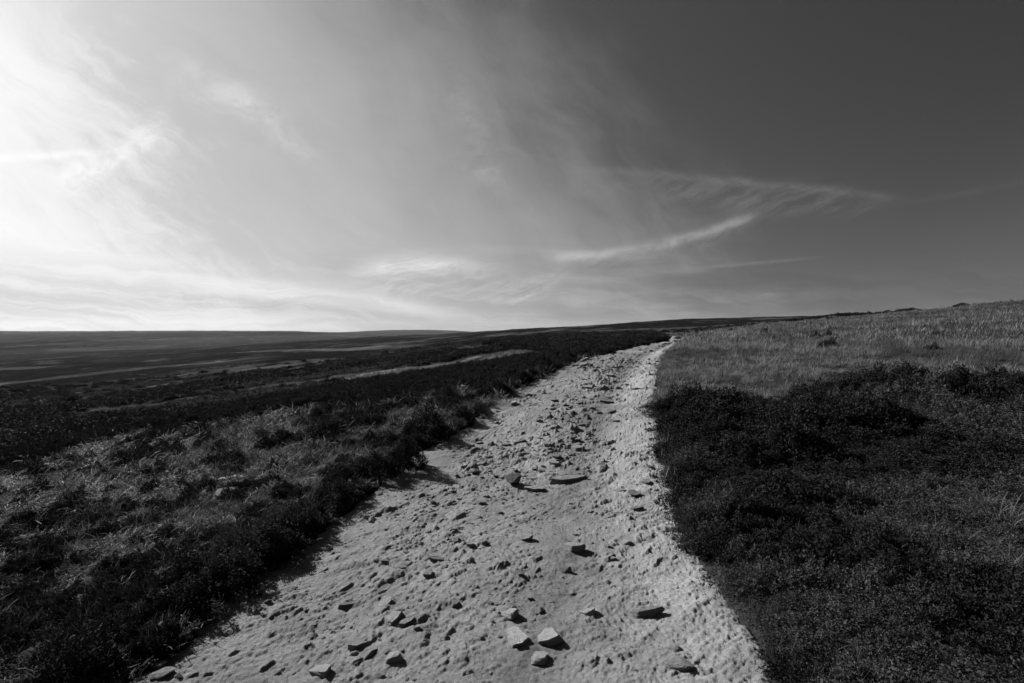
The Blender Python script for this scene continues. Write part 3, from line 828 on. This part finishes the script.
for k in range(16):
    Y_ = 17 + k * 2.1; a_ = float(np.interp(Y_, eLp[:, 1], eLp[:, 0]))
    shrub(0, 0, rng.uniform(10, 18) * 24 / Y_, rng.uniform(5, 8) * 20 / Y_, 'small dark shrub in the line edging the far end of the path', 'shrubs edging the far end of the path', xy=(a_ - .7 - rng.uniform(0, .4), Y_), i=k, parts=False)
# dark clumps on the skyline to the right
for (u, v, w, h, lab) in [(868,311.5,34,4,'dark heather clump on the skyline, left one of two on the right rise'), (962,304,24,4,'dark heather clump on the skyline, right one of two on the right rise')]:
    x, y = pix(u, v + 3); shrub(0, 0, w, h, lab, xy=(x, y), i=1, name='heather_clump', cat='heather clump', dep=.6, parts=False)

# tussocks of long pale grass on the right
TV, TF, TT = blades(150, .10, .42, .006, .5, 1.5, 6, seed=77)
TUS = mesh_np('tussock_blades', TV, TF, m_grass, {'tone': TT}, smooth_=False)
for (u, v, s, lab) in [(1010,545,1.05,'long pale drooping grass tussock at the right border above a dark hollow'), (985,520,.6,'shorter pale tussock up-left of the long drooping one'), (1018,600,.8,'pale tussock at the right border below the dark hollow')]:
    x, y = pix(u, v); o = link('grass_tussock', TUS, (x, y, float(surf(x, y)[0]) + .05)); o.scale = (s, s, s * .8); o.rotation_euler.z = float(rng.uniform(0, 6))
    tag(o, lab, 'grass tussock')

# ------------------------------------------------------------------ sky
w = bpy.data.worlds.new('World'); scene.world = w; w.use_nodes = True
nt = w.node_tree; E.nt = nt
bg = nt.nodes['Background']
tc = nt.nodes.new('ShaderNodeTexCoord').outputs['Generated']
sep = nt.nodes.new('ShaderNodeSeparateXYZ'); nt.links.new(tc, sep.inputs[0])
dx, dy, dz = (E(sep.outputs[i]) for i in range(3))
sky = nt.nodes.new('ShaderNodeTexSky'); sky.sky_type = 'NISHITA'; sky.sun_disc = False
sky.sun_elevation = SUN_EL; sky.sun_rotation = SUN_AZ; sky.air_density = 1.0; sky.dust_density = 1.0; sky.ozone_density = 1.0
sc_ = nt.nodes.new('ShaderNodeSeparateColor'); nt.links.new(sky.outputs[0], sc_.inputs[0])
red = E(sc_.outputs[0])                                # black-and-white film behind a red filter
sd = (math.sin(SUN_AZ) * math.cos(SUN_EL), math.cos(SUN_AZ) * math.cos(SUN_EL), math.sin(SUN_EL))
cs = (dx * sd[0] + dy * sd[1] + dz * sd[2]).max(0.0)
yy = dy.max(.03); A = dx / yy; B = dz / yy             # directions around north, in units of tan
fwd = dy.step(.02, .2)
zz = dz.max(.0) + .06
plane = combine(dx / zz, dy / zz)
# high veil: thick towards the sun, thinning across the sky; broken into fibres by stretched, bent noise
n_w = noise(combine(A * 2.2, B * 3.0), 1.0, 5, .6); n_w2 = noise(combine(A * 2.2 + 7.3, B * 3.0), 1.0, 5, .6)
Aw = A + (n_w - .5) * .22; Bw = B + (n_w2 - .5) * .16
def fibre(ang, along, across, detail=7, rough=.68, dist=.3, off=0.0):
    """filaments that lie at an angle (degrees, up to the right) in the sky"""
    c, q = math.cos(R(ang)), math.sin(R(ang))
    return noise(combine((Aw * c + Bw * q) * along + off, (Bw * c - Aw * q) * across), 1.0, detail, rough, dist)
n_big = noise(plane, .55, 5, .55, .6)
f_dn = fibre(-38, 3.0, 16)                   # running down to the right
f_dn2 = fibre(-28, 6.0, 46, 6, .7, .2, 3.1)
f_st = fibre(-62, 2.2, 8, 7, .62, .3, 5.0)
f_lo = fibre(-6, 2.4, 34, 7, .65, .2, 9.0)
f_up = fibre(24, 7.0, 46, 6, .7, .3, 2.0)
mot = noise(combine(Aw * 9, Bw * 13), 1.0, 7, .72, .4)
edge_ = A + B * .75 - .34
veil = 1 - (edge_ + (n_big - .5) * .7 + (f_st - .5) * .38 + (f_dn - .5) * .3 + (mot - .5) * .10).step(-.62, .38)
veil = veil * fwd * (.50 + f_dn * .45 + f_dn2 * .12 + mot * .14)
def streak(pts, half, soft, x0, x1, nz=None, ragged=.5):
    """a band of cirrus following a parabola through three (column, row) points of sky"""
    q = [((u - 512) / F, (333 - v) / F) for u, v in pts]
    c = np.polyfit([a for a, b in q], [b for a, b in q], 2)
    mid_ = A * A * float(c[0]) + A * float(c[1]) + float(c[2])
    d = (B - mid_ + (mot - .5) * (ragged * half * 2.2 / F) + (n_w - .5) * (ragged * half * 1.5 / F)) / (half / F)
    g = (d * d * -1.0).exp()
    a0, a1 = (x0 - 512) / F, (x1 - 512) / F; s = soft / F
    g = g * A.step(a0 - s, a0 + s) * (1 - A.step(a1 - s, a1 + s)) * fwd
    return g * nz if nz is not None else g
def sharp(f, lo=.38, hi=.68): return f.step(lo, hi)
s1 = streak([(540,257),(680,240),(764,211)], 5.0, 16, 548, 750, sharp(f_up, .25, .6) * .7 + .3) * .30 + streak([(540,262),(680,248),(764,216)], 9, 30, 560, 740, sharp(f_up)) * .10
s2 = streak([(590,171),(720,181),(905,201)], 4.5, 50, 600, 880, sharp(f_dn2) * .6 + .4, .8) * .10 + streak([(600,184),(740,196),(905,206)], 14, 60, 640, 860, sharp(f_up)) * .11
s3 = streak([(700,268),(760,263),(830,256)], 1.6, 24, 705, 810, sharp(f_up, .3, .6) * .7 + .3) * .10
s4 = streak([(880,208),(950,196),(1040,178)], 3, 40, 880, 1100, sharp(mot, .3, .6)) * .025
s5 = streak([(500,300),(540,287),(575,268)], 8, 22, 505, 556, sharp(f_up, .3, .65)) * .38
s6 = streak([(0,272),(200,284),(480,318)], 7, 60, -300, 440, sharp(f_lo, .3, .62) * .6 + .4, .4) * .50 + streak([(0,255),(200,272),(430,300)], 12, 80, -300, 400, sharp(f_lo)) * .30
s6 = s6 - streak([(0,296),(200,304),(420,318)], 7, 80, -300, 300, None, .4) * .08
s7 = streak([(345,270),(430,266),(520,282)], 9, 26, 362, 480, sharp(mot, .3, .62) * .6 + sharp(f_up, .3, .62) * .35, .9) * .62 + streak([(345,285),(430,288),(540,290)], 13, 40, 370, 520, sharp(f_up)) * .28
s8 = streak([(60,172),(130,152),(182,96)], 15, 26, 70, 162, sharp(mot, .3, .65) * sharp(f_up, .2, .6), .9) * .42
s9 = streak([(0,160),(60,156),(150,150)], 4, 50, -200, 110, sharp(f_lo, .25, .6)) * .18
s10 = streak([(180,70),(250,105),(345,190)], 18, 50, 196, 310, sharp(mot, .35, .68) * sharp(f_dn, .3, .6), .9) * .28
s11 = streak([(430,40),(470,110),(515,180)], 40, 34, 440, 500, sharp(f_st, .35, .6) * sharp(mot, .35, .7)) * .20
s13 = streak([(455,160),(485,170),(520,182)], 12, 18, 462, 505, sharp(mot, .35, .65)) * .16
s12 = ((A * -1.0 - B * .5 - .53 + (n_big - .5) * .4 + (f_dn - .5) * .8 + (mot - .5) * .3).step(-.12, .30) * (1 - B.step(.52, .80)) * fwd) * (f_dn2 * .5 + .6) * .36
streaks = s1 + s2 + s3 + s4 + s5 + s6 + s7 + s8 + s9 + s10 + s11 + s12 + s13
polar = 1 - (1 - cs) * .45                             # the sky is darkest a quarter turn from the sun
base = red * .056 * polar
cloud_lum = base * .42 + .42                           # thin cloud scatters sunlight forwards
lum = base * (1 - veil) + veil * cloud_lum + streaks * (cloud_lum * .7 + .2)
lum = lum.min(dz.max(0.0) * 1.9 + .66)
lum = lum * (1 - (1 - B.step(.04, .22)) * fwd * (f_lo.step(.36, .62) * .24 + (mot - .5) * .12))   # thin grey layers low down
lum = lum.max(.012)
gnd = dz.step(-.03, .0)
lum = lum * gnd + (1 - gnd) * .06
cl = combine(lum, lum, lum)
nt.links.new(cl, bg.inputs[0]); bg.inputs[1].default_value = .5

# ------------------------------------------------------------------ haze
hz = bpy.data.materials.new('moor_air'); hz.use_nodes = True; hz.node_tree.nodes.clear()
ho = hz.node_tree.nodes.new('ShaderNodeOutputMaterial'); pv = hz.node_tree.nodes.new('ShaderNodeVolumePrincipled')
pv.inputs['Color'].default_value = (.9, .9, .9, 1); pv.inputs['Density'].default_value = HAZE; pv.inputs['Anisotropy'].default_value = .3
hz.node_tree.links.new(pv.outputs[0], ho.inputs['Volume'])
bx = np.array([[sx * 8000, sy * 8000, zz_] for zz_ in (-140, 190) for sx, sy in ((-1, -1), (1, -1), (1, 1), (-1, 1))], float)
hm = mesh_np('haze', bx, np.array([[0, 3, 2, 1], [4, 5, 6, 7], [0, 1, 5, 4], [1, 2, 6, 5], [2, 3, 7, 6], [3, 0, 4, 7]]), hz, None, smooth_=False)
tag(link('haze', hm), kind='stuff')

# ------------------------------------------------------------------ sun
sl = bpy.data.lights.new('sun', 'SUN'); sl.energy = 5.0; sl.angle = R(.53); sl.color = (1, 1, 1)
so = bpy.data.objects.new('sun', sl); col.objects.link(so)
so.rotation_euler = Vector(sd).to_track_quat('Z', 'Y').to_euler()

# ------------------------------------------------------------------ camera
cd = bpy.data.cameras.new('camera'); cam = bpy.data.objects.new('camera', cd); col.objects.link(cam)
cd.sensor_width = 36; cd.lens = F / W * 36; cd.clip_end = 20000; cd.clip_start = .05
cam.location = (0, 0, CAM_Z); cam.rotation_euler = (math.pi / 2 - PITCH, 0, 0)
scene.camera = cam
vs = scene.view_settings; vs.view_transform = 'Standard'; vs.look = 'None'; vs.exposure = 1.0; vs.gamma = 1
scene.cycles.max_bounces = 4; scene.cycles.use_denoising = True; scene.cycles.volume_bounces = 0
print('ZRANGE', Z.min(), Z.max())
